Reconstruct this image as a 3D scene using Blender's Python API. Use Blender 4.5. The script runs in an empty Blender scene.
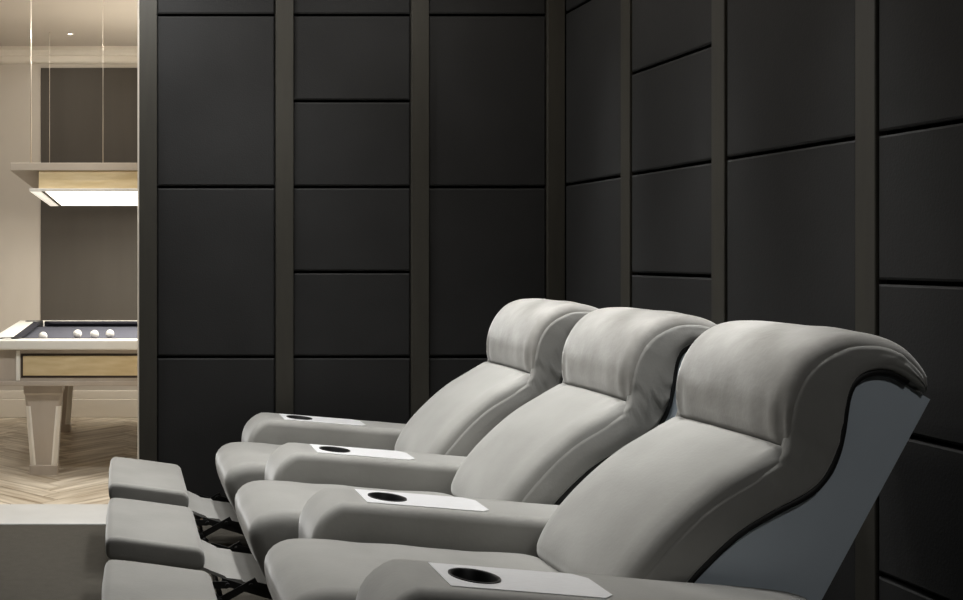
import bpy, bmesh, math, random
from mathutils import Vector, noise

scene = bpy.context.scene
col = scene.collection
random.seed(7)
PI = math.pi

# ------------------------------------------------------------------ camera
H = 1.32            # eye height
F = 1100.0          # focal length in pixels of the 963 px wide frame
VX, VY = 122.0, 257.0   # where the long lines of the room meet
cam_d = bpy.data.cameras.new('camera')
cam = bpy.data.objects.new('camera', cam_d)
col.objects.link(cam)
cam.location = (0, 0, H)
cam.rotation_euler = (PI / 2, 0, 0)
cam_d.sensor_width = 36.0
cam_d.lens = F / 963.0 * 36.0
cam_d.shift_x = (481.5 - VX) / 963.0
cam_d.shift_y = -(300.0 - VY) / 963.0
cam_d.clip_start = 0.05
scene.camera = cam

# ------------------------------------------------------------------ world, exposure
world = bpy.data.worlds.new('world')
scene.world = world
world.use_nodes = True
world.node_tree.nodes['Background'].inputs[0].default_value = (0.05, 0.05, 0.055, 1)
world.node_tree.nodes['Background'].inputs[1].default_value = 0.2
vs = scene.view_settings
vs.view_transform = 'Standard'
vs.look = 'None'
vs.gamma = 1.0
vs.use_curve_mapping = False
vs.exposure = 0.0

# main dimensions of the place (metres)
YF = 5.63           # face of the panelled end wall
XW = 2.262          # face of the panelled side wall
YB = 9.07           # far wall of the billiard room
ZC = 3.04           # ceilings
XO = 0.0885         # edge of the opening in the end wall
XO2 = -1.55         # other edge of the opening
WALL_BACK = 6.0     # rear of the end wall
XL, YR = -3.0, -2.4 # other walls of the cinema room

# ------------------------------------------------------------------ materials
def srgb(r, g, b):
    f = lambda c: (c / 12.92 if c <= 0.04045 else ((c + 0.055) / 1.055) ** 2.4)
    return (f(r / 255), f(g / 255), f(b / 255), 1)

def mat(name, c1, c2=None, scale=4.0, rough=0.6, metal=0.0, bump=0.0, bscale=60.0,
        detail=4.0, sheen=0.0, spec=0.5, emit=None, estr=0.0, stretch=None, coat=0.0):
    m = bpy.data.materials.new(name)
    m.use_nodes = True
    nt = m.node_tree
    b = nt.nodes['Principled BSDF']
    b.inputs['Roughness'].default_value = rough
    b.inputs['Metallic'].default_value = metal
    b.inputs['Specular IOR Level'].default_value = spec
    b.inputs['Base Color'].default_value = c1
    if coat:
        b.inputs['Coat Weight'].default_value = coat
    if sheen:
        b.inputs['Sheen Weight'].default_value = sheen
        b.inputs['Sheen Roughness'].default_value = 0.4
        b.inputs['Sheen Tint'].default_value = (1.0, 1.0, 0.99, 1)
    tc = nt.nodes.new('ShaderNodeTexCoord')
    mp = nt.nodes.new('ShaderNodeMapping')
    nt.links.new(tc.outputs['Object'], mp.inputs['Vector'])
    if stretch:
        mp.inputs['Scale'].default_value = stretch
    if c2:
        n = nt.nodes.new('ShaderNodeTexNoise')
        n.inputs['Scale'].default_value = scale
        n.inputs['Detail'].default_value = detail
        nt.links.new(mp.outputs['Vector'], n.inputs['Vector'])
        r = nt.nodes.new('ShaderNodeValToRGB')
        r.color_ramp.elements[0].position = 0.32
        r.color_ramp.elements[1].position = 0.68
        r.color_ramp.elements[0].color = c1
        r.color_ramp.elements[1].color = c2
        nt.links.new(n.outputs['Fac'], r.inputs['Fac'])
        nt.links.new(r.outputs['Color'], b.inputs['Base Color'])
    if bump:
        n2 = nt.nodes.new('ShaderNodeTexNoise')
        n2.inputs['Scale'].default_value = bscale
        n2.inputs['Detail'].default_value = 3
        nt.links.new(mp.outputs['Vector'], n2.inputs['Vector'])
        bp = nt.nodes.new('ShaderNodeBump')
        bp.inputs['Strength'].default_value = bump
        bp.inputs['Distance'].default_value = 0.01
        nt.links.new(n2.outputs['Fac'], bp.inputs['Height'])
        nt.links.new(bp.outputs['Normal'], b.inputs['Normal'])
    if emit:
        b.inputs['Emission Color'].default_value = emit
        b.inputs['Emission Strength'].default_value = estr
    return m

M = {}
M['velvet'] = mat('grey_velvet', srgb(140, 139, 135), srgb(152, 151, 147), scale=5, rough=0.9,
                  sheen=0.6, bump=0.05, bscale=90, spec=0.2)
M['velvet_head'] = mat('grey_velvet_brushed', srgb(130, 128, 123), srgb(160, 158, 154), scale=6.5, rough=0.9,
                       sheen=0.65, bump=0.06, bscale=60, spec=0.2)
M['shell'] = mat('slate_leatherette', srgb(200, 211, 221), srgb(204, 215, 225), scale=3, rough=0.55, spec=0.35)
M['piping'] = mat('black_piping', srgb(20, 20, 20), rough=0.6)
M['black'] = mat('black_steel', srgb(22, 22, 22), srgb(28, 28, 28), scale=20, rough=0.5, metal=0.2)
M['cup'] = mat('black_cup_plastic', srgb(12, 12, 12), rough=0.45)
M['silver'] = mat('brushed_aluminium', srgb(220, 220, 221), srgb(230, 230, 231), scale=12, rough=0.35, metal=0.1,
                  stretch=(2, 30, 30), spec=0.5)
M['panel'] = mat('charcoal_wall_fabric', srgb(29, 29, 29), srgb(34, 34, 34), scale=3.0, rough=0.8, bump=0.08,
                 bscale=140, spec=0.3)
M['post'] = mat('bronze_grey_post', srgb(49, 47, 42), srgb(53, 51, 45), scale=6, rough=0.6, spec=0.3,
                stretch=(6, 6, 0.6))
M['joint'] = mat('black_backing', srgb(12, 12, 12), rough=0.9, spec=0.1)
M['carpet'] = mat('taupe_grey_carpet', srgb(70, 67, 61), srgb(74, 71, 65), scale=25, rough=0.95, bump=0.25,
                  bscale=220, spec=0.1)
M['dark_paint'] = mat('charcoal_paint', srgb(40, 40, 40), srgb(44, 44, 44), scale=3, rough=0.9, spec=0.2)
M['beige'] = mat('warm_beige_paint', srgb(188, 180, 168), srgb(192, 184, 173), scale=1.2, rough=0.9, spec=0.2)
M['ceil'] = mat('beige_ceiling_paint', srgb(196, 187, 175), srgb(200, 191, 180), scale=1.0, rough=0.9, spec=0.2)
M['trim'] = mat('cream_trim_paint', srgb(222, 214, 201), srgb(226, 219, 207), scale=2, rough=0.6)
M['taupe'] = mat('dark_taupe_panel', srgb(71, 66, 59), srgb(75, 70, 63), scale=2.0, rough=0.7, spec=0.3,
                 stretch=(4, 4, 0.6))
M['marble'] = mat('white_threshold_stone', srgb(184, 184, 182), srgb(192, 192, 190), scale=5, rough=0.4)
M['plank_bed'] = mat('dark_plank_joint', srgb(70, 55, 40), rough=0.9)
M['lacquer'] = mat('champagne_lacquer', srgb(182, 170, 157), srgb(192, 181, 168), scale=3, rough=0.4,
                   stretch=(3, 3, 1), coat=0.2)
M['rail'] = mat('cream_lacquer_rail', srgb(240, 237, 228), srgb(244, 241, 233), scale=3, rough=0.35, coat=0.2)
M['gold'] = mat('pale_gold_veneer', srgb(222, 202, 162), srgb(206, 184, 140), scale=6, rough=0.45,
                stretch=(1.0, 1, 5), spec=0.4)
M['cloth'] = mat('slate_blue_cloth', srgb(74, 75, 83), srgb(79, 80, 88), scale=30, rough=0.95, spec=0.1)
M['cloth_dark'] = mat('dark_cushion_cloth', srgb(44, 44, 50), rough=0.95, spec=0.1)
M['ball'] = mat('white_ball_resin', srgb(240, 238, 232), rough=0.15, coat=0.4)
M['bronze'] = mat('dark_bronze_inlay', srgb(64, 54, 46), rough=0.5, metal=0.3)
M['leg_highlight'] = mat('painted_edge_highlight', srgb(246, 242, 234), rough=0.3, metal=0.1)  # near-white base colour stands in for light caught by the leg chamfers
M['canopy'] = mat('taupe_lamp_canopy', srgb(172, 160, 144), srgb(178, 166, 150), scale=3, rough=0.6)
M['cable'] = mat('steel_cable', srgb(225, 215, 200), rough=0.3, metal=0.6)
M['glow'] = mat('lamp_diffuser', srgb(250, 248, 240), rough=0.5, emit=srgb(255, 246, 228), estr=3.0)
M['glow_soft'] = mat('lamp_side_diffuser', srgb(240, 238, 230), rough=0.5, emit=srgb(255, 246, 228), estr=0.7)
M['glow_spot'] = mat('downlight_lens', srgb(250, 248, 240), rough=0.5, emit=srgb(255, 240, 218), estr=8.0)
M['white_metal'] = mat('white_lamp_metal', srgb(226, 222, 214), rough=0.4)

# timber planks: grain along local X, every plank its own tone
def plank_material():
    m = bpy.data.materials.new('limed_oak_plank')
    m.use_nodes = True
    nt = m.node_tree
    b = nt.nodes['Principled BSDF']
    b.inputs['Roughness'].default_value = 0.5
    tc = nt.nodes.new('ShaderNodeTexCoord')
    mp = nt.nodes.new('ShaderNodeMapping')
    mp.inputs['Scale'].default_value = (2.2, 22, 22)
    oi = nt.nodes.new('ShaderNodeObjectInfo')
    add = nt.nodes.new('ShaderNodeVectorMath')
    add.operation = 'ADD'
    mul = nt.nodes.new('ShaderNodeMath')
    mul.operation = 'MULTIPLY'
    mul.inputs[1].default_value = 50
    nt.links.new(oi.outputs['Random'], mul.inputs[0])
    nt.links.new(tc.outputs['Object'], add.inputs[0])
    nt.links.new(mul.outputs[0], add.inputs[1])
    nt.links.new(add.outputs[0], mp.inputs['Vector'])
    n = nt.nodes.new('ShaderNodeTexNoise')
    n.inputs['Scale'].default_value = 1.0
    n.inputs['Detail'].default_value = 5
    nt.links.new(mp.outputs['Vector'], n.inputs['Vector'])
    r = nt.nodes.new('ShaderNodeValToRGB')
    r.color_ramp.elements[0].position = 0.3
    r.color_ramp.elements[1].position = 0.7
    r.color_ramp.elements[0].color = srgb(170, 154, 131)
    r.color_ramp.elements[1].color = srgb(242, 233, 216)
    nt.links.new(n.outputs['Fac'], r.inputs['Fac'])
    mix = nt.nodes.new('ShaderNodeMix')
    mix.data_type = 'RGBA'
    mix.blend_type = 'MULTIPLY'
    mix.inputs['Factor'].default_value = 1.0
    r2 = nt.nodes.new('ShaderNodeValToRGB')
    r2.color_ramp.elements[0].color = (0.68, 0.65, 0.61, 1)
    r2.color_ramp.elements[1].color = (1.0, 1.0, 1.0, 1)
    nt.links.new(oi.outputs['Random'], r2.inputs['Fac'])
    nt.links.new(r.outputs['Color'], mix.inputs[6])
    nt.links.new(r2.outputs['Color'], mix.inputs[7])
    nt.links.new(mix.outputs[2], b.inputs['Base Color'])
    return m
M['plank'] = plank_material()

# ------------------------------------------------------------------ helpers
def link_mesh(name, me, material, parent=None, loc=(0, 0, 0), smooth=False):
    if material and not me.materials:
        me.materials.append(M[material])
    if smooth:
        for p in me.polygons:
            p.use_smooth = True
    o = bpy.data.objects.new(name, me)
    col.objects.link(o)
    o.location = loc
    if parent:
        o.parent = parent
    return o

def obj(name, bm, material, parent=None, loc=(0, 0, 0), smooth=False, sharp=None):
    bmesh.ops.recalc_face_normals(bm, faces=bm.faces)
    me = bpy.data.meshes.new(name)
    bm.to_mesh(me)
    bm.free()
    o = link_mesh(name, me, material, parent, loc, smooth)
    if smooth and sharp is not None:
        me.set_sharp_from_angle(angle=math.radians(sharp))
    return o

def tag(o, label, cat, group=None):
    o['label'] = label
    o['category'] = cat
    if group:
        o['group'] = group
    return o

def struct(o, label=None, cat=None):
    o['kind'] = 'structure'
    if label:
        o['label'] = label
        o['category'] = cat
    return o

def empty(name, loc):
    o = bpy.data.objects.new(name, None)
    o.empty_display_size = 0.1
    col.objects.link(o)
    o.location = loc
    return o

def box(x0, x1, y0, y1, z0, z1, bevel=0.0, seg=2, bm=None):
    own = bm is None
    b = bmesh.new()
    bmesh.ops.create_cube(b, size=1)
    for v in b.verts:
        v.co = Vector(((x0 + x1) / 2 + v.co.x * (x1 - x0), (y0 + y1) / 2 + v.co.y * (y1 - y0),
                       (z0 + z1) / 2 + v.co.z * (z1 - z0)))
    if bevel:
        bmesh.ops.bevel(b, geom=list(b.edges), offset=bevel, segments=seg, affect='EDGES', profile=0.6)
    if own:
        return b
    merge(bm, b)
    return bm

def merge(bm, b):
    vm = {}
    for v in b.verts:
        vm[v] = bm.verts.new(v.co)
    for f in b.faces:
        bm.faces.new([vm[v] for v in f.verts])
    b.free()

def tube(pts, r, n=10, closed=False, bm=None):
    own = bm or bmesh.new()
    pts = [Vector(p) for p in pts]
    rings = []
    for i, p in enumerate(pts):
        a = pts[i - 1] if (i > 0 or closed) else p
        c = pts[(i + 1) % len(pts)] if (i < len(pts) - 1 or closed) else p
        t = (c - a).normalized()
        up = Vector((0, 1, 0)) if abs(t.y) < 0.9 else Vector((1, 0, 0))
        s = t.cross(up).normalized()
        u = s.cross(t).normalized()
        rings.append([own.verts.new(p + (s * math.cos(2 * PI * k / n) + u * math.sin(2 * PI * k / n)) * r)
                      for k in range(n)])
    m = len(rings)
    for i in range(m if closed else m - 1):
        A, B = rings[i], rings[(i + 1) % m]
        for k in range(n):
            own.faces.new((A[k], A[(k + 1) % n], B[(k + 1) % n], B[k]))
    if not closed:
        own.faces.new(rings[0][::-1])
        own.faces.new(rings[-1])
    return own

def lathe(prof, n=32, bm=None, c=(0, 0, 0)):
    own = bm or bmesh.new()
    c = Vector(c)
    rings = []
    for r, z in prof:
        if r < 1e-6:
            rings.append([own.verts.new(c + Vector((0, 0, z)))])
        else:
            rings.append([own.verts.new(c + Vector((r * math.cos(2 * PI * k / n), r * math.sin(2 * PI * k / n), z)))
                          for k in range(n)])
    for A, B in zip(rings, rings[1:]):
        for k in range(n):
            q = []
            for v in (A[k % len(A)], A[(k + 1) % len(A)], B[(k + 1) % len(B)], B[k % len(B)]):
                if v not in q:
                    q.append(v)
            if len(q) > 2:
                own.faces.new(q)
    return own

def prism(poly, y0, y1, bevel=0.0):
    b = bmesh.new()
    A = [b.verts.new((x, y0, z)) for x, z in poly]
    B = [b.verts.new((x, y1, z)) for x, z in poly]
    n = len(poly)
    b.faces.new(A)
    b.faces.new(B[::-1])
    for i in range(n):
        b.faces.new((A[i], B[i], B[(i + 1) % n], A[(i + 1) % n]))
    if bevel:
        bmesh.ops.bevel(b, geom=[e for e in b.edges], offset=bevel, segments=2, affect='EDGES')
    return b

def catmull(pts, closed, per):
    P = [Vector((p[0], p[1])) for p in pts]
    n = len(P)
    out = []
    for i in range(n if closed else n - 1):
        if closed:
            p0, p1, p2, p3 = P[i - 1], P[i], P[(i + 1) % n], P[(i + 2) % n]
        else:
            p0 = P[i - 1] if i > 0 else P[0] * 2 - P[1]
            p1, p2 = P[i], P[i + 1]
            p3 = P[i + 2] if i + 2 < n else P[-1] * 2 - P[-2]
        for k in range(per):
            t = k / per
            out.append(0.5 * ((2 * p1) + (p2 - p0) * t + (2 * p0 - 5 * p1 + 4 * p2 - p3) * t * t
                              + (3 * p1 - p0 - 3 * p2 + p3) * t ** 3))
    if not closed:
        out.append(P[-1])
    return out

def resample(pts, n, closed):
    L = [0]
    src = pts + ([pts[0]] if closed else [])
    for a, b in zip(src, src[1:]):
        L.append(L[-1] + (b - a).length)
    out = []
    j = 0
    for i in range(n):
        s = L[-1] * i / (n if closed else n - 1)
        while j < len(L) - 2 and L[j + 1] < s:
            j += 1
        f = (s - L[j]) / max(1e-9, L[j + 1] - L[j])
        out.append(src[j].lerp(src[j + 1], min(1, f)))
    return out

def cushion(profile, half, r, n=72, mid=8, crown=0.0, lump=0.002, smooth_profile=True, bulge=0.006):
    """Closed side outline carried across the width with softly rounded edges and puffed ends."""
    P = resample(catmull(profile, True, 8) if smooth_profile else [Vector(p) for p in profile], n, True)
    area = sum(P[i].x * P[(i + 1) % n].y - P[(i + 1) % n].x * P[i].y for i in range(n))
    if area < 0:
        P = P[::-1]
    N = []
    for i in range(n):
        t = (P[(i + 1) % n] - P[i - 1]).normalized()
        N.append(Vector((t.y, -t.x)))
    c = sum(P, Vector((0, 0))) / n
    secs = []
    for k in range(6, 0, -1):
        a = k / 6 * PI / 2
        secs.append((-(half - r + r * math.sin(a)), r * (1 - math.cos(a))))
    for k in range(mid + 1):
        secs.append((-(half - r) + 2 * (half - r) * k / mid, 0))
    for k in range(1, 7):
        a = k / 6 * PI / 2
        secs.append((half - r + r * math.sin(a), r * (1 - math.cos(a))))
    bm = bmesh.new()
    rings = []
    def add_ring(y, pts):
        ring = []
        for i, p in enumerate(pts):
            q = Vector((p.x, y, p.y))
            if lump:
                w = noise.noise(q * 9.0 + Vector((3, 1, 7)))
                q += Vector((N[i].x, 0, N[i].y)) * w * lump * 2
            ring.append(bm.verts.new(q))
        rings.append(ring)
    for s in (0.35, 0.7):
        y = -half - bulge * (1 - s)
        add_ring(y, [c + ((P[i] - N[i] * r) - c) * s for i in range(n)])
    for y, d in secs:
        cr = crown * max(0, 1 - (y / half) ** 2)
        add_ring(y, [P[i] - N[i] * d + N[i] * cr * max(0, N[i].y * 0.6 - N[i].x * 0.4 + 0.2) for i in range(n)])
    for s in (0.7, 0.35):
        y = half + bulge * (1 - s)
        add_ring(y, [c + ((P[i] - N[i] * r) - c) * s for i in range(n)])
    for A, B in zip(rings, rings[1:]):
        for i in range(n):
            bm.faces.new((A[i], A[(i + 1) % n], B[(i + 1) % n], B[i]))
    for ring, sgn in ((rings[0], -1), (rings[-1], 1)):
        v = bm.verts.new((c.x, sgn * (half + bulge), c.y))
        for i in range(n):
            bm.faces.new((ring[i], ring[(i + 1) % n], v))
    return bm

def slab(front, back, half, r, n=44, wide=18, crown=0.012, end=0.03, end2=None, fold=(False, False), lump=0.002, pucker=None):
    """Long cushion between a front curve and a back curve, edges rounded by r, ends rounded by end."""
    end2 = end if end2 is None else end2
    Fp = resample(catmull(front, False, 10), n, False)
    Bp = resample(catmull(back, False, 10), n, False)
    secs = []
    def sec(i, off=0.0, ins=0.0, front_only=False):
        f, b = Fp[i], Bp[i]
        c = (f + b) / 2
        h = (f - b) / 2
        j0, j1 = max(0, i - 1), min(n - 1, i + 1)
        t = ((Fp[j1] + Bp[j1]) - (Fp[j0] + Bp[j0])).normalized()
        th = h.length
        if front_only:
            hn = h.normalized()
            secs.append((c + t * off - hn * ins / 2, hn, th - ins / 2, half))
        else:
            secs.append((c + t * off, h.normalized(), max(0.004, th - ins), half - ins))
    for k in range(5, 0, -1):
        a = k / 5 * PI / 2
        sec(0, end * (1 - math.sin(a)), end * (1 - math.cos(a)), fold[0])
    m0 = len(secs)
    for i in range(1, n - 1):
        f, b = Fp[i], Bp[i]
        d0 = ((Fp[0] + Bp[0]) / 2 - (f + b) / 2).length
        d1 = ((Fp[-1] + Bp[-1]) / 2 - (f + b) / 2).length
        if d0 > end * 1.02 and d1 > end2 * 1.02:
            sec(i)
    for k in range(1, 6):
        a = k / 5 * PI / 2
        sec(n - 1, -end2 * (1 - math.sin(a)), end2 * (1 - math.cos(a)), fold[1])
    bm = bmesh.new()
    rings = []
    tot = len(secs)
    for si, (c, h, th, hw) in enumerate(secs):
        rf = min(r, th * 0.98)
        ring = []
        pts = []
        for k in range(wide + 1):                      # front face
            y = -(hw - rf) + 2 * (hw - rf) * k / wide
            pts.append((th + crown * (1 - (y / hw) ** 2) * math.sin(PI * (si + 0.5) / tot) ** 0.5, y))
        for k in range(1, 7):                          # +y edge, half round to the back
            a = PI / 2 * (1 - k / 6)
            pts.append((th - rf + rf * math.sin(a), hw - rf + rf * math.cos(a)))
        for k in range(1, 5):
            f = (0.12, 0.38, 0.62, 0.88)[k - 1]
            pts.append(((th - rf) + (2 * rf - 2 * th) * f, hw + 0.004 * math.sin(PI * f)))
        for k in range(0, 7):
            a = -PI / 2 * k / 6
            pts.append((-th + rf + rf * math.sin(a), hw - rf + rf * math.cos(a)))
        for k in range(1, 4):
            pts.append((-th, (hw - rf) - 2 * (hw - rf) * k / 4))
        for k in range(0, 7):
            a = -PI / 2 * (1 - k / 6)
            pts.append((-th + rf + rf * math.sin(a), -(hw - rf) - rf * math.cos(a)))
        for k in range(1, 5):
            f = 1 - (0.12, 0.38, 0.62, 0.88)[k - 1]
            pts.append(((th - rf) + (2 * rf - 2 * th) * f, -hw - 0.004 * math.sin(PI * f)))
        for k in range(0, 6):
            a = PI / 2 * k / 6
            pts.append((th - rf + rf * math.sin(a), -(hw - rf) - rf * math.cos(a)))
        for u, y in pts:
            q = Vector((c.x + h.x * u, y, c.y + h.y * u))
            w = noise.noise(q * 8.0 + Vector((1, 5, 2))) * 2 * lump
            if pucker:
                w += pucker(q, si / (tot - 1), u, th, y, hw)
            q += Vector((h.x, 0, h.y)) * w * (1 if u > -th * 0.5 else 0)
            ring.append(bm.verts.new(q))
        rings.append(ring)
    m = len(rings[0])
    for A, B in zip(rings, rings[1:]):
        for i in range(m):
            bm.faces.new((A[i], A[(i + 1) % m], B[(i + 1) % m], B[i]))
    bm.faces.new(rings[0][::-1])
    bm.faces.new(rings[-1])
    return bm

# ------------------------------------------------------------------ the cinema room shell
floor = struct(obj('floor', box(XL - 0.2, XW + 0.2, YR - 0.2, 5.46, -0.12, 0.0), 'carpet'),
               'taupe grey carpet of the cinema room', 'floor')
struct(obj('ceiling', box(XL - 0.2, XW + 0.2, YR - 0.2, WALL_BACK, ZC, ZC + 0.1), 'dark_paint'),
       'dark ceiling of the cinema room', 'ceiling')
struct(obj('wall_left', box(XL - 0.15, XL, YR, 5.45, 0, ZC), 'dark_paint'), 'dark side wall of the cinema room', 'wall')
struct(obj('wall_front', box(XL - 0.15, XW + 0.15, YR - 0.15, YR, 0, ZC), 'dark_paint'),
       'dark front wall of the cinema room', 'wall')
DEPTH = 0.03
JOINT = 0.007       # half of the joint between two panels
POST = 0.018        # posts stand proud of the panels

def wall_panel(u0, u1, z0, z1):
    """One padded panel as (u, d, z) box: d is the depth behind the face, front edges eased."""
    b = bmesh.new()
    e, s = 0.007, 0.004
    rows = []
    for du, d in ((0, DEPTH), (0, s), (e, 0.0)):
        rows.append([b.verts.new((u, d, z)) for u, z in ((u0 + du, z0 + du), (u1 - du, z0 + du), (u1 - du, z1 - du),
                                                         (u0 + du, z1 - du))])
    for A, B in zip(rows, rows[1:]):
        for i in range(4):
            b.faces.new((A[i], A[(i + 1) % 4], B[(i + 1) % 4], B[i]))
    b.faces.new(rows[-1])
    return b

FULL = [0.0, 0.808, 1.678, 2.559, ZC]
HALF = [0.0, 0.372, 0.808, 1.243, 1.678, 2.118, 2.559, ZC]

wall_far = struct(obj('wall_back', box(XO + 0.002, XW + 0.3, YF + DEPTH, WALL_BACK - 0.004, 0, ZC), 'joint'),
                  'charcoal padded end wall beside the opening to the billiard room', 'wall')
kx = YF / F
strips = [(139.3, 156.9), (275.5, 293.0), (410.9, 428.2), (546.5, 564.2)]
sx = [((a - VX) * kx, (b - VX) * kx) for a, b in strips]
for i, (a, b) in enumerate(sx):
    obj('post', box(a, min(b, XW - 0.001) if i == 3 else b, YF - POST, YF + DEPTH, 0, ZC, 0.002, 1), 'post', wall_far)
for i in range(3):
    rows = HALF if i == 1 else FULL
    for z0, z1 in zip(rows, rows[1:]):
        b = wall_panel(sx[i][1] + 0.004, sx[i + 1][0] - 0.004, z0 + JOINT, z1 - JOINT)
        for v in b.verts:
            v.co.y += YF
        obj('panel', b, 'panel', wall_far)

wall_right = struct(obj('wall_right', box(XW + DEPTH, XW + 0.3, YR, YF + DEPTH, 0, ZC), 'joint'),
                    'charcoal padded side wall behind the recliners', 'wall')
ry = [(4.976, 4.888), (4.21, 4.12), (3.385, 3.295)]
while ry[-1][1] > -1.6:
    ry.append((ry[-1][1] - 0.735, ry[-1][1] - 0.825))
prev = YF - POST
for i, (a, b_) in enumerate(ry):
    obj('post', box(XW - 0.007, XW + DEPTH, b_, a, 0, ZC, 0.002, 1), 'post', wall_right)
    rows = [0.0, 0.372, 0.804, 1.246, 1.688, 2.134, 2.565, ZC] if i % 2 == 1 else [0.0, 0.804, 1.688, 2.565, ZC]
    for z0, z1 in zip(rows, rows[1:]):
        b = wall_panel(a + 0.004, prev - 0.004, z0 + JOINT, z1 - JOINT)
        for v in b.verts:
            u, d, z = v.co
            v.co = Vector((XW + d, u, z))
        obj('panel', b, 'panel', wall_right)
    prev = b_

# lining of the opening, threshold
struct(obj('trim_1', box(XO - 0.004, XO + 0.002, YF + 0.012, WALL_BACK, 0, ZC), 'trim'),
       'pale lining on the edge of the opening', 'trim')
struct(obj('trim_2', box(XO2, XO - 0.005, 5.42, 5.85, -0.02, 0.006, 0.003, 1), 'marble'),
       'white stone threshold between carpet and timber floor', 'threshold')
struct(obj('wall_partition', box(XL - 0.15, XO2, 5.46, WALL_BACK, 0, ZC), 'dark_paint'),
       'dark wall on the other side of the opening', 'wall')

# ------------------------------------------------------------------ the billiard room shell
BX0, BX1 = -3.2, 3.6
wall_b = struct(obj('wall_billiard_far', box(BX0, BX1, YB, YB + 0.15, 0, ZC), 'beige'),
                'warm beige wall at the far side of the billiard room', 'wall')
struct(obj('wall_billiard_left', box(BX0 - 0.15, BX0, WALL_BACK, YB + 0.15, 0, ZC), 'beige'),
       'warm beige side wall of the billiard room', 'wall')
struct(obj('wall_billiard_right', box(BX1, BX1 + 0.15, WALL_BACK, YB + 0.15, 0, ZC), 'beige'),
       'warm beige end wall of the billiard room', 'wall')
struct(obj('wall_billiard_near', box(XO + 0.004, BX1 + 0.15, WALL_BACK - 0.002, WALL_BACK + 0.02, 0, ZC), 'beige'),
       'beige face of the dividing wall inside the billiard room', 'wall')
struct(obj('wall_billiard_near_left', box(BX0 - 0.15, XO2, WALL_BACK, WALL_BACK + 0.02, 0, ZC), 'beige'),
       'beige face of the dividing wall left of the opening', 'wall')
struct(obj('ceiling_billiard', box(BX0 - 0.15, BX1 + 0.15, WALL_BACK, YB + 0.15, ZC, ZC + 0.1), 'ceil'),
       'warm beige ceiling of the billiard room', 'ceiling')
# dark taupe panel let into the far wall
obj('panel', box(-0.668, 1.9, YB - 0.012, YB + 0.002, 0.79, 2.878, 0.002, 1), 'taupe', wall_b)
obj('panel_ledge', box(-0.668, 1.9, YB - 0.03, YB + 0.002, 0.765, 0.79, 0.003, 1), 'trim', wall_b)
# stepped crown moulding and baseboard
corn = [(0, 0), (-0.10, 0), (-0.10, -0.03), (-0.075, -0.045), (-0.06, -0.062), (-0.035, -0.07), (-0.035, -0.115),
        (-0.012, -0.125), (0, -0.125)]
b = bmesh.new()
A = [b.verts.new((BX0, YB + p[0], ZC + p[1])) for p in corn]
B = [b.verts.new((BX1, YB + p[0], ZC + p[1])) for p in corn]
for i in range(len(corn)):
    b.faces.new((A[i], A[(i + 1) % len(corn)], B[(i + 1) % len(corn)], B[i]))
b.faces.new(A)
b.faces.new(B[::-1])
struct(obj('trim_3', b, 'trim'), 'stepped crown moulding along the billiard room wall', 'crown moulding')
bb = box(BX0, BX1, YB - 0.02, YB, 0, 0.15, 0.003, 1)
box(BX0, BX1, YB - 0.012, YB, 0.15, 0.22, 0.004, 1, bm=bb)
struct(obj('baseboard_far', bb, 'trim'), 'tall cream baseboard along the billiard room wall', 'baseboard')

# timber floor of the billiard room: herringbone planks
fl = struct(obj('floor_billiard', box(BX0 - 0.15, BX1 + 0.15, 5.46, YB + 0.15, -0.12, -0.021), 'plank_bed'),
            'limed oak herringbone floor of the billiard room', 'floor')

def clip(poly, ax, lim, keep_less):
    out = []
    for i in range(len(poly)):
        a, c = poly[i], poly[(i + 1) % len(poly)]
        ia = (a[ax] <= lim) == keep_less
        ic = (c[ax] <= lim) == keep_less
        if ia:
            out.append(a)
        if ia != ic:
            t = (lim - a[ax]) / (c[ax] - a[ax])
            out.append((a[0] + (c[0] - a[0]) * t, a[1] + (c[1] - a[1]) * t))
    return out

def plank(poly, ang):
    for ax, lim, less in ((0, 1.95, True), (0, -2.25, False), (1, YB - 0.02, True), (1, 5.852, False)):
        poly = clip(poly, ax, lim, less)
        if len(poly) < 3:
            return
    area = abs(sum(poly[i][0] * poly[(i + 1) % len(poly)][1] - poly[(i + 1) % len(poly)][0] * poly[i][1]
                   for i in range(len(poly)))) / 2
    if area < 0.002:
        return
    cx = sum(p[0] for p in poly) / len(poly)
    cy = sum(p[1] for p in poly) / len(poly)
    ca, sa = math.cos(-ang), math.sin(-ang)
    loc = [((p[0] - cx) * ca - (p[1] - cy) * sa, (p[0] - cx) * sa + (p[1] - cy) * ca) for p in poly]
    b = bmesh.new()
    top = [b.verts.new((x, y, 0)) for x, y in loc]
    bot = [b.verts.new((x, y, -0.02)) for x, y in loc]
    b.faces.new(top)
    for i in range(len(loc)):
        b.faces.new((top[i], top[(i + 1) % len(loc)], bot[(i + 1) % len(loc)], bot[i]))
    o = obj('plank', b, 'plank', fl, (cx, cy, random.uniform(-0.0008, 0.0006)))
    o.rotation_euler = (0, 0, ang)
PW, PL, G = 0.125, 0.625, 0.0015
nst = int(PL / PW)
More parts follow.
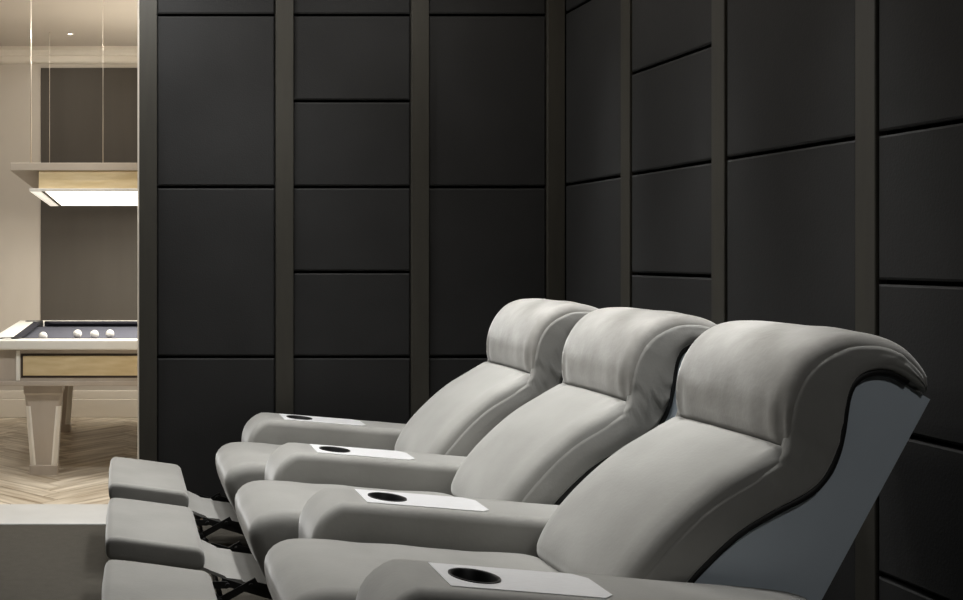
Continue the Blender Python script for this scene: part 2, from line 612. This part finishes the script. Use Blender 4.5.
for i in range(-60, 61):
    for j in range(-14, 15):
        # herringbone in the rotated frame: horizontal plank and vertical plank of each unit
        for kind in (0, 1):
            x0 = i * PW + j * 2 * PL * 0 + j * PL * 1.0 * 2 * 0
            # unit cell steps: (PW, PW) along the zigzag and (PL, -PL) across it
            ux, uy = i * PW + j * PL, i * PW - j * PL
            if kind == 0:
                r = (ux, uy, ux + PL, uy + PW)
            else:
                r = (ux + PL - 0.0, uy - PL + PW + 0.0, ux + PL + PW, uy + PW)
            rot = PI / 4 * 0 + math.radians(45)
            ca, sa = math.cos(rot), math.sin(rot)
            pts = [(r[0] + G, r[1] + G), (r[2] - G, r[1] + G), (r[2] - G, r[3] - G), (r[0] + G, r[3] - G)]
            pts = [(-0.35 + x * ca - y * sa, 7.4 + x * sa + y * ca) for x, y in pts]
            if all(p[0] < -2.3 for p in pts) or all(p[0] > 2.0 for p in pts) or all(p[1] < 5.8 for p in pts) \
                    or all(p[1] > YB for p in pts):
                continue
            plank(pts, rot if kind == 0 else rot + PI / 2)

# ------------------------------------------------------------------ recliners
X0 = 1.0   # x of a recliner's base
def sh(pts):
    return [(x - X0, z) for x, z in pts]

BACK_F = sh([(1.262, 0.40), (1.283, 0.465), (1.335, 0.548), (1.43, 0.655), (1.53, 0.735), (1.62, 0.79), (1.700, 0.838)])
BACK_B = sh([(1.382, 0.350), (1.424, 0.426), (1.475, 0.499), (1.578, 0.599), (1.669, 0.658), (1.768, 0.711), (1.814, 0.757)])
HEAD_F = sh([(1.703, 0.842), (1.700, 0.90), (1.708, 0.96), (1.728, 1.02), (1.762, 1.072), (1.812, 1.106), (1.88, 1.124),
             (1.95, 1.12), (2.01, 1.098), (2.052, 1.062), (2.080, 1.018), (2.086, 0.978)])
HEAD_B = sh([(1.817, 0.760), (1.843, 0.815), (1.857, 0.872), (1.864, 0.922), (1.872, 0.966), (1.888, 1.000), (1.918, 1.022),
             (1.957, 1.029), (1.998, 1.020), (2.026, 1.003), (2.050, 0.987), (2.072, 0.970)])
SEAT = sh([(0.436, 0.380), (0.452, 0.420), (0.49, 0.446), (0.55, 0.456), (0.65, 0.452), (0.85, 0.437), (1.05, 0.42),
           (1.25, 0.404), (1.33, 0.36), (1.33, 0.27), (1.20, 0.225), (0.95, 0.205), (0.70, 0.19), (0.56, 0.185),
           (0.505, 0.205), (0.470, 0.26), (0.444, 0.325)])
SLOPE = 0.08
def arm_top(x):
    return 0.552 - SLOPE * (x - 0.70)

def head_pucker(q, t, u, th, y, hw):
    # soft vertical folds rising from the seam, strongest at its ends
    if u < th * 0.2:
        # small gathers on the visible flank
        return 0.0
    e = math.exp(-((t - 0.10) / 0.10) ** 2)
    side = math.exp(-((abs(y) - hw * 0.86) / 0.05) ** 2)
    return -0.008 * e * side * (1 + math.sin(y * 160)) - 0.005 * e * max(0, noise.noise(Vector((0, y * 14, 3))))

def back_pucker(q, t, u, th, y, hw):
    if u < th * 0.2:
        return 0.0
    e = math.exp(-((t - 0.93) / 0.06) ** 2)
    side = math.exp(-((abs(y) - hw * 0.84) / 0.06) ** 2)
    return -0.006 * e * side * (1 + math.sin(y * 150))

WBACK = 0.290
mesh_cache = {}
def arm_body():
    zt = arm_top
    prof = [(0.560, 0.40), (0.566, 0.455), (0.588, 0.503), (0.630, 0.540), (0.70, zt(0.70))]
    prof += [(x, zt(x)) for x in (0.85, 1.0, 1.2, 1.4, 1.6)]
    prof += [(1.715, zt(1.715) - 0.006), (1.745, zt(1.745) - 0.035), (1.74, 0.38), (1.70, 0.20), (1.64, 0.05)]
    prof += [(1.60, 0.032), (1.3, 0.03), (1.0, 0.03), (0.75, 0.03), (0.62, 0.032), (0.575, 0.06), (0.562, 0.16), (0.560, 0.28)]
    prof = [(x + 0.03 if x < 0.66 else x, z) for x, z in prof]
    return cushion(sh(prof), 0.140, 0.030, n=110, mid=6, crown=0.0, lump=0.0010, bulge=0.003)

CUPX = 0.858
CUPR = 0.058
def make_arm_mesh():
    bm = arm_body()
    bmesh.ops.recalc_face_normals(bm, faces=bm.faces)
    me = bpy.data.meshes.new('armrest')
    bm.to_mesh(me)
    bm.free()
    o = bpy.data.objects.new('armrest_tmp', me)
    col.objects.link(o)
    cb = lathe([(0, -0.095), (CUPR, -0.095), (CUPR, 0.05), (0, 0.05)], 40, c=(CUPX - X0, 0.0, arm_top(CUPX)))
    bmesh.ops.recalc_face_normals(cb, faces=cb.faces)
    cm = bpy.data.meshes.new('cut')
    cb.to_mesh(cm)
    cb.free()
    c = bpy.data.objects.new('cut_tmp', cm)
    col.objects.link(c)
    md = o.modifiers.new('cut', 'BOOLEAN')
    md.object = c
    md.operation = 'DIFFERENCE'
    md.solver = 'EXACT'
    dg = bpy.context.evaluated_depsgraph_get()
    res = bpy.data.meshes.new_from_object(o.evaluated_get(dg))
    res.name = 'armrest'
    bpy.data.objects.remove(o)
    bpy.data.objects.remove(c)
    bpy.data.meshes.remove(cm)
    res.materials.clear()
    res.materials.append(M['velvet'])
    for p in res.polygons:
        p.use_smooth = True
    res.set_sharp_from_angle(angle=math.radians(50))
    return res

def tray_bm():
    """Aluminium tray plate let onto the arm's top with a round hole for the cup."""
    x0, x1, hw = 0.772, 1.165, 0.098
    b = bmesh.new()
    n = 48
    def z(x, up):
        return arm_top(x) + up
    tops = []
    def ring_outer(k):
        a = 2 * PI * k / n
        # square-ish outline of the part around the cup, then the tail is added apart
        c, s = math.cos(a), math.sin(a)
        m = max(abs(c) / 0.086, abs(s) / hw)
        return CUPX + c / m, s / m
    inner, outer = [], []
    for k in range(n):
        a = 2 * PI * k / n
        xi, yi = CUPX + CUPR * math.cos(a), CUPR * math.sin(a)
        xo, yo = ring_outer(k)
        if k % 12 == 6 - 12 * 0:
            xo = CUPX + math.copysign(0.086, math.cos(a))
            yo = math.copysign(hw, math.sin(a))
        inner.append((xi, yi))
        outer.append((xo, yo))
    T = 0.003
    vi = [b.verts.new((x - X0, y, z(x, T))) for x, y in inner]
    vo = [b.verts.new((x - X0, y, z(x, T))) for x, y in outer]
    bi = [b.verts.new((x - X0, y, z(x, -0.004))) for x, y in inner]
    bo = [b.verts.new((x - X0, y, z(x, -0.004))) for x, y in outer]
    for k in range(n):
        k2 = (k + 1) % n
        b.faces.new((vi[k], vi[k2], vo[k2], vo[k]))
        b.faces.new((bi[k], bo[k], bo[k2], bi[k2]))
        b.faces.new((vi[k], bi[k], bi[k2], vi[k2]))
        b.faces.new((vo[k], vo[k2], bo[k2], bo[k]))
    xt = CUPX + 0.086
    t = [(xt, -hw), (x1 - 0.03, -hw), (x1, -hw + 0.03), (x1, hw - 0.03), (x1 - 0.03, hw), (xt, hw)]
    A = [b.verts.new((x - X0, y, z(x, T))) for x, y in t]
    B = [b.verts.new((x - X0, y, z(x, -0.004))) for x, y in t]
    b.faces.new(A)
    b.faces.new(B[::-1])
    for i in range(len(t)):
        j = (i + 1) % len(t)
        b.faces.new((A[i], B[i], B[j], A[j]))
    return b

def cup_bm():
    r = CUPR
    return lathe([(r + 0.004, 0.0055), (r - 0.001, 0.0055), (r - 0.004, 0.002), (r - 0.006, -0.085), (r - 0.012, -0.090),
                  (0, -0.090), (0, -0.093), (r - 0.002, -0.093), (r - 0.001, 0.002), (r + 0.004, 0.002), (r + 0.004, 0.0055)],
                 40, c=(0, 0, 0))

def build_recliner(yc, both_arms, label):
    t = empty('recliner', (X0, yc, 0))
    tag(t, label, 'recliner', 'row of grey recliners')
    def part(name, maker, material, smooth=True, sharp=None, loc=(0, 0, 0), parent=None):
        key = name + str(loc if name == 'bar' else '')
        if key not in mesh_cache:
            o = obj(name, maker(), material, parent or t, loc, smooth, sharp)
            mesh_cache[key] = o.data
            return o
        return link_mesh(name, mesh_cache[key], None, parent or t, loc)
    seat = part('seat', lambda: cushion(SEAT, 0.292, 0.05, n=96, mid=10, crown=0.008), 'velvet')
    back = part('backrest', lambda: slab(BACK_F, BACK_B, 0.286, 0.042, n=70, crown=0.014, end=0.03, end2=0.014, fold=(False, True), pucker=back_pucker), 'velvet', True, 60)
    head = part('headrest', lambda: slab(HEAD_F, HEAD_B, 0.286, 0.042, n=80, crown=0.006, end=0.014, end2=0.02, fold=(True, False), pucker=head_pucker),
                'velvet_head', True, 60)
    # padded side bolster, one continuous band from the seat to the top of the headrest
    def bolster(sg):
        f = [Vector(p) for p in BACK_F[:-1]] + [Vector((1.676 - X0, 0.832)), Vector((1.697 - X0, 0.875))] \
            + [Vector(p) for p in HEAD_F[2:]]
        bk = [Vector(p) for p in BACK_B] + [Vector(p) for p in HEAD_B[1:]]
        fr = resample(catmull(f, False, 8), 60, False)
        br = resample(catmull(bk, False, 8), 60, False)
        fr = [a + (c - a).normalized() * (0.038 - 0.028 * max(0, (i - 42) / 17)) for i, (a, c) in enumerate(zip(fr, br))]
        b = slab(fr, br, 0.019, 0.0175, n=110, wide=4, crown=0.0, end=0.022, lump=0.0015)
        for v in b.verts:                       # gathers in the flank where the back bends
            if v.co.y * sg > 0.006:
                x, z = v.co.x + X0, v.co.z
                e = math.exp(-((z - 0.825) / 0.06) ** 2) + 0.35 * math.exp(-((z - 1.03) / 0.05) ** 2)
                a = z * 120 - x * 50 + 7 * noise.noise(Vector((x * 14, 2, z * 14)))
                v.co.y += sg * 0.006 * e * math.sin(a) * (0.5 + noise.noise(Vector((x * 25, 9, z * 25))))
        return b
    for sg in (-1, 1):
        key = 'bolster%d' % sg
        if key not in mesh_cache:
            o = obj('side_bolster', bolster(sg), 'velvet', t, (0, sg * 0.273, 0), True)
            mesh_cache[key] = o.data
        else:
            link_mesh('side_bolster', mesh_cache[key], None, t, (0, sg * 0.273, 0))
    # solid rear shell whose flanks show behind the cushion
    def shell():
        bb = resample(catmull(BACK_B[1:-1] + HEAD_B[:8], False, 8), 40, False)
        poly = [(p.x + 0.010, p.y - 0.010) for p in bb] + sh([(2.004, 1.008), (2.100, 0.950), (1.82, 0.433), (1.595, 0.02),
                                                             (1.30, 0.02), (1.30, 0.33)])
        # drop points that run past the straight top edge
        poly = [p for i, p in enumerate(poly)]
        return prism(poly, -0.262, 0.262)
    shl = part('shell', shell, 'shell', False)
    for s in (-1, 1):
        pts = resample(catmull(BACK_B[1:-1] + HEAD_B[:-2], False, 8), 70, False)
        key = 'piping%d' % s
        if key not in mesh_cache:
            o = obj('piping', tube([(p.x + 0.005, s * 0.272, p.y - 0.006) for p in pts], 0.011, 8), 'piping', shl, smooth=True)
            mesh_cache[key] = o.data
        else:
            link_mesh('piping', mesh_cache[key], None, shl)
    # base under the seat
    part('base', lambda: box(0.62 - X0, 1.45 - X0, -0.27, 0.27, 0.0, 0.182, 0.006), 'black', False)
    # footrest pad, the panel that joins it to the seat, and the scissor links at each side
    FOOT = sh([(-0.055, 0.345), (-0.050, 0.368), (-0.033, 0.379), (0.02, 0.375), (0.12, 0.362), (0.24, 0.345), (0.262, 0.338),
               (0.277, 0.322), (0.277, 0.285), (0.266, 0.270), (0.24, 0.268), (0.12, 0.282), (0.0, 0.298), (-0.035, 0.304),
               (-0.050, 0.314)])
    part('footrest', lambda: cushion(FOOT, 0.316, 0.016, n=64, mid=10, crown=0.006, lump=0.001, bulge=0.0005), 'velvet')
    def panel():
        path = [(0.215, 0.272), (0.262, 0.256), (0.305, 0.240), (0.355, 0.218), (0.362, 0.212), (0.412, 0.204),
                (0.420, 0.197), (0.50, 0.187), (0.55, 0.185)]
        b = bmesh.new()
        rows = []
        for dz in (0, -0.012):
            rows.append([[b.verts.new((x - X0, y, z + dz + 0.002 * math.sin(x * 90 + y * 20))) for y in (-0.2, -0.1, 0, 0.1, 0.2)]
                         for x, z in path])
        for rr in rows:
            for A, B in zip(rr, rr[1:]):
                for k in range(4):
                    b.faces.new((A[k], A[k + 1], B[k + 1], B[k]))
        for A, B in zip(rows[0], rows[0][1:]):
            pass
        n = len(path)
        for k in (0, 4):
            for i in range(n - 1):
                b.faces.new((rows[0][i][k], rows[0][i + 1][k], rows[1][i + 1][k], rows[1][i][k]))
        for i in (0, n - 1):
            for k in range(4):
                b.faces.new((rows[0][i][k], rows[0][i][k + 1], rows[1][i][k + 1], rows[1][i][k]))
        return b
    part('footrest_panel', panel, 'velvet', True, 40)
    links = [((0.20, 0.27), (0.36, 0.115)), ((0.30, 0.125), (0.46, 0.215)), ((0.34, 0.21), (0.72, 0.10)),
             ((0.24, 0.20), (0.36, 0.20)), ((0.44, 0.20), (0.62, 0.16))]
    for s in (-1, 1):
        def lk():
            b = bmesh.new()
            for i, ((ax, az), (bx_, bz)) in enumerate(links):
                y = s * (0.235 + 0.007 * (i % 2))
                d = Vector((bx_ - ax, bz - az)).normalized()
                nrm = Vector((-d.y, d.x)) * 0.012
                poly = [(ax - X0 + nrm.x, az + nrm.y), (bx_ - X0 + nrm.x, bz + nrm.y), (bx_ - X0 - nrm.x, bz - nrm.y),
                        (ax - X0 - nrm.x, az - nrm.y)]
                merge(b, prism(poly, y - 0.003, y + 0.003))
            for (px, pz) in ((0.335, 0.148), (0.36, 0.20), (0.44, 0.20)):
                merge(b, tube([(px - X0, s * 0.225, pz), (px - X0, s * 0.255, pz)], 0.008, 8))
            return b
        key = 'linkage%d' % s
        if key not in mesh_cache:
            o = obj('linkage', lk(), 'black', t)
            mesh_cache[key] = o.data
        else:
            link_mesh('linkage', mesh_cache[key], None, t)
    part('crossbar', lambda: tube([(0.345 - X0, -0.25, 0.128), (0.345 - X0, 0.25, 0.128)], 0.010, 10), 'black')
    # armrests
    for s in ((-1, 1) if both_arms else (-1,)):
        if 'arm' not in mesh_cache:
            mesh_cache['arm'] = make_arm_mesh()
        a = link_mesh('armrest', mesh_cache['arm'], None, t, (0, s * 0.440, 0))
        if 'tray' not in mesh_cache:
            o = obj('tray', tray_bm(), 'silver', a)
            o['label'] = 'silver metal tray with a cup hole'
            mesh_cache['tray'] = o.data
        else:
            o = link_mesh('tray', mesh_cache['tray'], None, a)
            o['label'] = 'silver metal tray with a cup hole'
        if 'cup' not in mesh_cache:
            o = obj('cup_holder', cup_bm(), 'cup', a, smooth=True, sharp=40)
            mesh_cache['cup'] = o.data
        else:
            o = link_mesh('cup_holder', mesh_cache['cup'], None, a)
        o.location = (CUPX - X0, 0, arm_top(CUPX))
        o.rotation_euler = (0, math.atan(SLOPE), 0)
    return t

build_recliner(4.88, True, 'grey velvet recliner closest to the charcoal end wall, with an armrest on each side')
build_recliner(4.00, False, 'grey velvet recliner in the middle of the row, between two other recliners')
build_recliner(3.12, False, 'grey velvet recliner at the open end, its slate side shell fully showing')

# ------------------------------------------------------------------ pool table
TX0, TX1, TY0, TY1 = -0.80, 2.00, 6.55, 8.58
pt = empty('pool_table', ((TX0 + TX1) / 2, (TY0 + TY1) / 2, 0))
tag(pt, 'champagne lacquered pool table with slate blue cloth and gold veneer aprons', 'pool table')
px, py = pt.location.x, pt.location.y
def pbox(name, x0, x1, y0, y1, z0, z1, m, bev=0.0, parent=None, seg=2):
    return obj(name, box(x0 - px, x1 - px, y0 - py, y1 - py, z0, z1, bev, seg), m, parent or pt)
RZ, RB = 0.826, 0.766
RWD = 0.125
pbox('bed_cloth', TX0 + 0.1, TX1 - 0.1, TY0 + 0.1, TY1 - 0.1, 0.74, 0.786, 'cloth')
g = 0.06   # rails stop short of the corner pockets
pbox('rail', TX0, TX1, TY0, TY0 + RWD, RB, RZ, 'rail', 0.012, seg=3)
pbox('rail', TX0, TX1, TY1 - RWD, TY1, RB, RZ, 'rail', 0.012, seg=3)
pbox('rail', TX0, TX0 + RWD, TY0 + RWD, TY1 - RWD, RB, RZ, 'rail', 0.012, seg=3)
pbox('rail', TX1 - RWD, TX1, TY0 + RWD, TY1 - RWD, RB, RZ, 'rail', 0.012, seg=3)
def nose(x0, y0, x1, y1, nx, ny):
    """Rubber cushion: triangular section along a rail, nose pointing (nx, ny) to the bed."""
    b = bmesh.new()
    sec = [(0, 0.824), (0.012, 0.828), (0.05, 0.822), (0.052, 0.812), (0.02, 0.788), (0, 0.788)]
    dx, dy = (x1 - x0), (y1 - y0)
    L = math.hypot(dx, dy)
    ex, ey = dx / L, dy / L
    A, B = [], []
    for d, z in sec:
        A.append(b.verts.new((x0 + nx * d + ex * d * 0.9 - px, y0 + ny * d + ey * d * 0.9 - py, z)))
        B.append(b.verts.new((x1 + nx * d - ex * d * 0.9 - px, y1 + ny * d - ey * d * 0.9 - py, z)))
    b.faces.new(A)
    b.faces.new(B[::-1])
    for i in range(len(sec)):
        j = (i + 1) % len(sec)
        b.faces.new((A[i], B[i], B[j], A[j]))
    return obj('cushion', b, 'cloth_dark', pt)
xm = (TX0 + TX1) / 2
i0, i1, j0, j1 = TX0 + RWD, TX1 - RWD, TY0 + RWD, TY1 - RWD
for yy, ny in ((j0, 1), (j1, -1)):
    nose(i0 + 0.08, yy, xm - 0.06, yy, 0, ny)
    nose(xm + 0.06, yy, i1 - 0.08, yy, 0, ny)
for xx, nx in ((i0, 1), (i1, -1)):
    nose(xx, j0 + 0.08, xx, j1 - 0.08, nx, 0)
for cx, cy in ((i0, j0), (i1, j0), (i0, j1), (i1, j1), (xm, j0 - 0.02), (xm, j1 + 0.02)):
    obj('pocket', lathe([(0.0, 0.72), (0.052, 0.72), (0.056, 0.827), (0.068, 0.829), (0.070, 0.815), (0.06, 0.70), (0.0, 0.70)],
                        24, c=(cx - px, cy - py, 0.001)), 'piping', pt, smooth=True)
# frame under the rails, with moulding and veneered fields
A0 = 0.04
pbox('apron', TX0 + A0, TX1 - A0, TY0 + A0, TY0 + A0 + 0.06, 0.575, RB, 'lacquer', 0.003)
pbox('apron', TX0 + A0, TX1 - A0, TY1 - A0 - 0.06, TY1 - A0, 0.575, RB, 'lacquer', 0.003)
pbox('apron', TX0 + A0, TX0 + A0 + 0.06, TY0 + A0 + 0.06, TY1 - A0 - 0.06, 0.575, RB, 'lacquer', 0.003)
pbox('apron', TX1 - A0 - 0.06, TX1 - A0, TY0 + A0 + 0.06, TY1 - A0 - 0.06, 0.575, RB, 'lacquer', 0.003)
pbox('moulding', TX0 + 0.025, TX1 - 0.025, TY0 + 0.025, TY1 - 0.025, 0.548, 0.577, 'lacquer', 0.006)
for x0, x1 in ((-0.605, 0.135), (0.235, 0.965), (1.065, 1.805)):
    yf = TY0 + A0
    fr = pbox('veneer_field', x0 + 0.012, x1 - 0.012, yf - 0.006, yf + 0.004, 0.610, 0.728, 'gold', 0.002)
    for (a, c, d, e) in ((x0, x1, 0.728, 0.742), (x0, x1, 0.597, 0.610), (x0, x0 + 0.012, 0.610, 0.728),
                         (x1 - 0.012, x1, 0.610, 0.728)):
        pbox('inlay', a, c, yf - 0.003, yf + 0.004, d, e, 'bronze', 0, fr)
    for a in (x0 - 0.03, x1 + 0.006):
        pbox('corner_bead', a, a + 0.024, yf - 0.01, yf + 0.004, 0.58, 0.76, 'rail', 0.004, fr)

def leg(cx, cy):
    b = bmesh.new()
    lv = [(0.548, 0.118, 0.0), (0.50, 0.118, 0.0), (0.485, 0.110, 0.004), (0.42, 0.106, 0.018), (0.06, 0.080, 0.022),
          (0.055, 0.086, 0.008), (0.0, 0.086, 0.008)]
    rings = []
    for z, h, c in lv:
        c = max(c, 0.002)
        ring = [(-h + c, -h), (h - c, -h), (h, -h + c), (h, h - c), (h - c, h), (-h + c, h), (-h, h - c), (-h, -h + c)]
        rings.append([b.verts.new((cx + x - px, cy + y - py, z)) for x, y in ring])
    for A, B in zip(rings, rings[1:]):
        for i in range(8):
            b.faces.new((A[i], B[i], B[(i + 1) % 8], A[(i + 1) % 8]))
    b.faces.new(rings[0])
    b.faces.new(rings[-1][::-1])
    o = obj('leg', b, 'lacquer', pt)
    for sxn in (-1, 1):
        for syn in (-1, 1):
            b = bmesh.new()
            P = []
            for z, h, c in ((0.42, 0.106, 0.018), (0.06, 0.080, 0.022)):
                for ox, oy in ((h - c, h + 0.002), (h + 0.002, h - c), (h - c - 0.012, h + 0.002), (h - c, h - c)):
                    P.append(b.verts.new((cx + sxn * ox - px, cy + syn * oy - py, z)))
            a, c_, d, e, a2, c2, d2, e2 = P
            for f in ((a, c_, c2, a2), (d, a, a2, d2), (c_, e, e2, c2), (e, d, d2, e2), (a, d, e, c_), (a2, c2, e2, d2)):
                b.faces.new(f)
            obj('edge_highlight', b, 'leg_highlight', o)  # added strip carrying the painted highlight of the chamfer
for cx in (-0.475, TX1 - 0.325):
    for cy in (6.745, 8.36):
        leg(cx, cy)

# balls
def ball(x, y, label, group):
    b = bmesh.new()
    bmesh.ops.create_uvsphere(b, u_segments=24, v_segments=14, radius=0.029)
    o = obj('pool_ball', b, 'ball', None, (x, y, 0.8155), smooth=True)
    tag(o, label, 'ball', group)
for i, (u, v) in enumerate(((43, 341.0), (77.5, 338.5), (94.5, 339), (110, 338.5))):
    Y = (H - 0.786) * F / (v - VY)
    X = (u - VX) * Y / F
    ball(X, Y, ('white pool ball lying apart from three others near the cloth corner',
                'white pool ball of the trio that lies closest to the lone ball',
                'white pool ball between two others of the trio on the cloth',
                'white pool ball of the trio that lies farthest from the lone ball')[i], 'white balls on the pool table')

# ------------------------------------------------------------------ pendant over the pool table
LX0, LX1, LY0, LY1 = -0.50, 1.70, 6.60, 8.45
lp = empty('pendant_lamp', ((LX0 + LX1) / 2, (LY0 + LY1) / 2, 1.72))
tag(lp, 'long box pendant with gold veneer sides and glowing underside over the pool table', 'lamp')
lx, ly = lp.location.x, lp.location.y
def lbox(name, x0, x1, y0, y1, z0, z1, m, bev=0.0, parent=None):
    return obj(name, box(x0 - lx, x1 - lx, y0 - ly, y1 - ly, z0 - 1.72, z1 - 1.72, bev), m, parent or lp)
Z0 = 1.715
lbox('canopy', LX0 - 0.17, LX1 + 0.17, LY0 - 0.012, LY1 + 0.012, 1.838, 1.885, 'canopy', 0.004)
for (x0, x1, y0, y1) in ((LX0, LX1, LY0, LY0 + 0.02), (LX0, LX1, LY1 - 0.02, LY1), (LX0, LX0 + 0.02, LY0 + 0.02, LY1 - 0.02),
                         (LX1 - 0.02, LX1, LY0 + 0.02, LY1 - 0.02)):
    lbox('side_board', x0, x1, y0, y1, Z0 + 0.016, 1.838, 'gold', 0.001)
rim = 0.05
for (x0, x1, y0, y1) in ((LX0 - 0.055, LX0 + 0.02, LY0 - 0.02, LY1), (LX1 - 0.02, LX1 + 0.055, LY0 - 0.02, LY1),
                         (LX0 + 0.02, LX1 - 0.02, LY0 - 0.02, LY0 + 0.004), (LX0 + 0.02, LX1 - 0.02, LY1 - 0.004, LY1)):
    lbox('rim', x0, x1, y0, y1, Z0 - 0.002, Z0 + 0.016, 'white_metal', 0.002)
lbox('side_diffuser', LX0 - 0.048, LX0 + 0.012, LY0 - 0.012, LY1 - 0.008, Z0 - 0.004, Z0 - 0.001, 'glow_soft')
lbox('divider', LX0 + 0.021, LX0 + 0.036, LY0 + 0.004, LY1 - 0.004, Z0 - 0.004, Z0 + 0.014, 'bronze')
lbox('diffuser', LX0 + 0.037, LX1 - 0.021, LY0 + 0.005, LY1 - 0.005, Z0, Z0 + 0.012, 'glow')
for cx, cy in ((-0.554, 6.70), (-0.554, 8.42), (-0.116, 6.70), (0.10, 6.70), (1.70, 6.70), (1.70, 8.42)):
    obj('cable', tube([(cx - lx, cy - ly, 1.885 - 1.72), (cx - lx, cy - ly, ZC - 1.72)], 0.0042 if (cx, cy) == (-0.554, 6.70) else 0.0017, 8), 'cable', lp, smooth=True)

def area(name, loc, power, size, color, parent=None, shape='DISK', size_y=None, spread=None, rot=(0, 0, 0)):
    d = bpy.data.lights.new(name, 'AREA')
    d.shape = shape
    d.size = size
    if size_y:
        d.size_y = size_y
    d.energy = power
    d.color = color
    if spread:
        d.spread = spread
    o = bpy.data.objects.new(name, d)
    col.objects.link(o)
    o.location = loc
    o.rotation_euler = rot
    if parent:
        o.parent = parent
    return o
WARM = (1.0, 0.965, 0.905)
lbox('uplight', LX0 + 0.2, LX1 - 0.2, LY0 + 0.5, LY1 - 0.5, 1.886, 1.892, 'glow')
area('pendant_uplight', (0, 0, 1.90 - 1.72), 4.5, 1.8, WARM, lp, 'RECTANGLE', 0.85, rot=(PI, 0, 0))
area('pendant_light', (0, 0, Z0 - 1.72 - 0.01), 56, 2.0, WARM, lp, 'RECTANGLE', 1.7)

# ------------------------------------------------------------------ ceiling downlights
def downlight(x, y, r, power, color, label, group, light_r=None, lens='glow_spot', spread=None):
    t = empty('downlight', (x, y, ZC))
    tag(t, label, 'downlight', group)
    obj('trim_ring', lathe([(r, -0.002), (r + 0.012, -0.004), (r + 0.014, 0.0), (r, 0.0), (r, -0.002)], 28), 'white_metal', t,
        smooth=True)
    obj('lens', lathe([(0, -0.0015), (r, -0.0015), (r, 0.0), (0, 0.0)], 28), lens, t)
    area('downlight_lamp', (0, 0, -0.012), power, (light_r or r) * 2, color, t, spread=spread)
for x, y in ((-0.40, 8.48), (-1.9, 8.48), (1.1, 8.48), (2.6, 8.48), (-1.9, 6.5), (-0.40, 6.35), (1.1, 6.35), (2.6, 6.5)):
    lab = 'tiny round downlight in the beige ceiling beyond the pendant, above the pool table end' if (x, y) == (-0.40, 8.48) \
        else 'tiny round downlight elsewhere in the beige billiard room ceiling'
    downlight(x, y, 0.016, 3 if y > 8 else 11, WARM, lab,
              'downlights in the billiard room ceiling')
W, N, N2 = None, math.radians(80), math.radians(38)
for x, y, p, sp, what in ((-1.2, 5.05, 20, W, 'over open carpet near the end wall'),
                          (0.1, 5.05, 20, W, 'near the end wall above the footrests'),
                          (1.25, 4.95, 7, W, 'close to the end wall corner'),
                          (1.92, 5.02, 3.9, N2, 'over the headrest closest to the end wall'),
                          (1.92, 4.22, 3.9, N2, 'over the middle headrest'),
                          (1.92, 3.34, 3.9, N2, 'over the headrest at the open end'),
                          (0.72, 5.00, 6.2, N, 'over the footrest closest to the end wall'),
                          (0.72, 4.25, 6.2, N, 'over the middle footrest'),
                          (0.72, 3.45, 6.2, N, 'over the footrest at the open end'),
                          (1.85, 0.5, 13, W, 'over the empty rear floor, added as fill light for the recliner sides')):  # last lamp is added out of view to brighten faces turned to the camera
    downlight(x, y, 0.14, p, (1.0, 1.0, 0.99), 'round downlight in the dark ceiling ' + what,
              'downlights in the cinema ceiling', spread=sp)
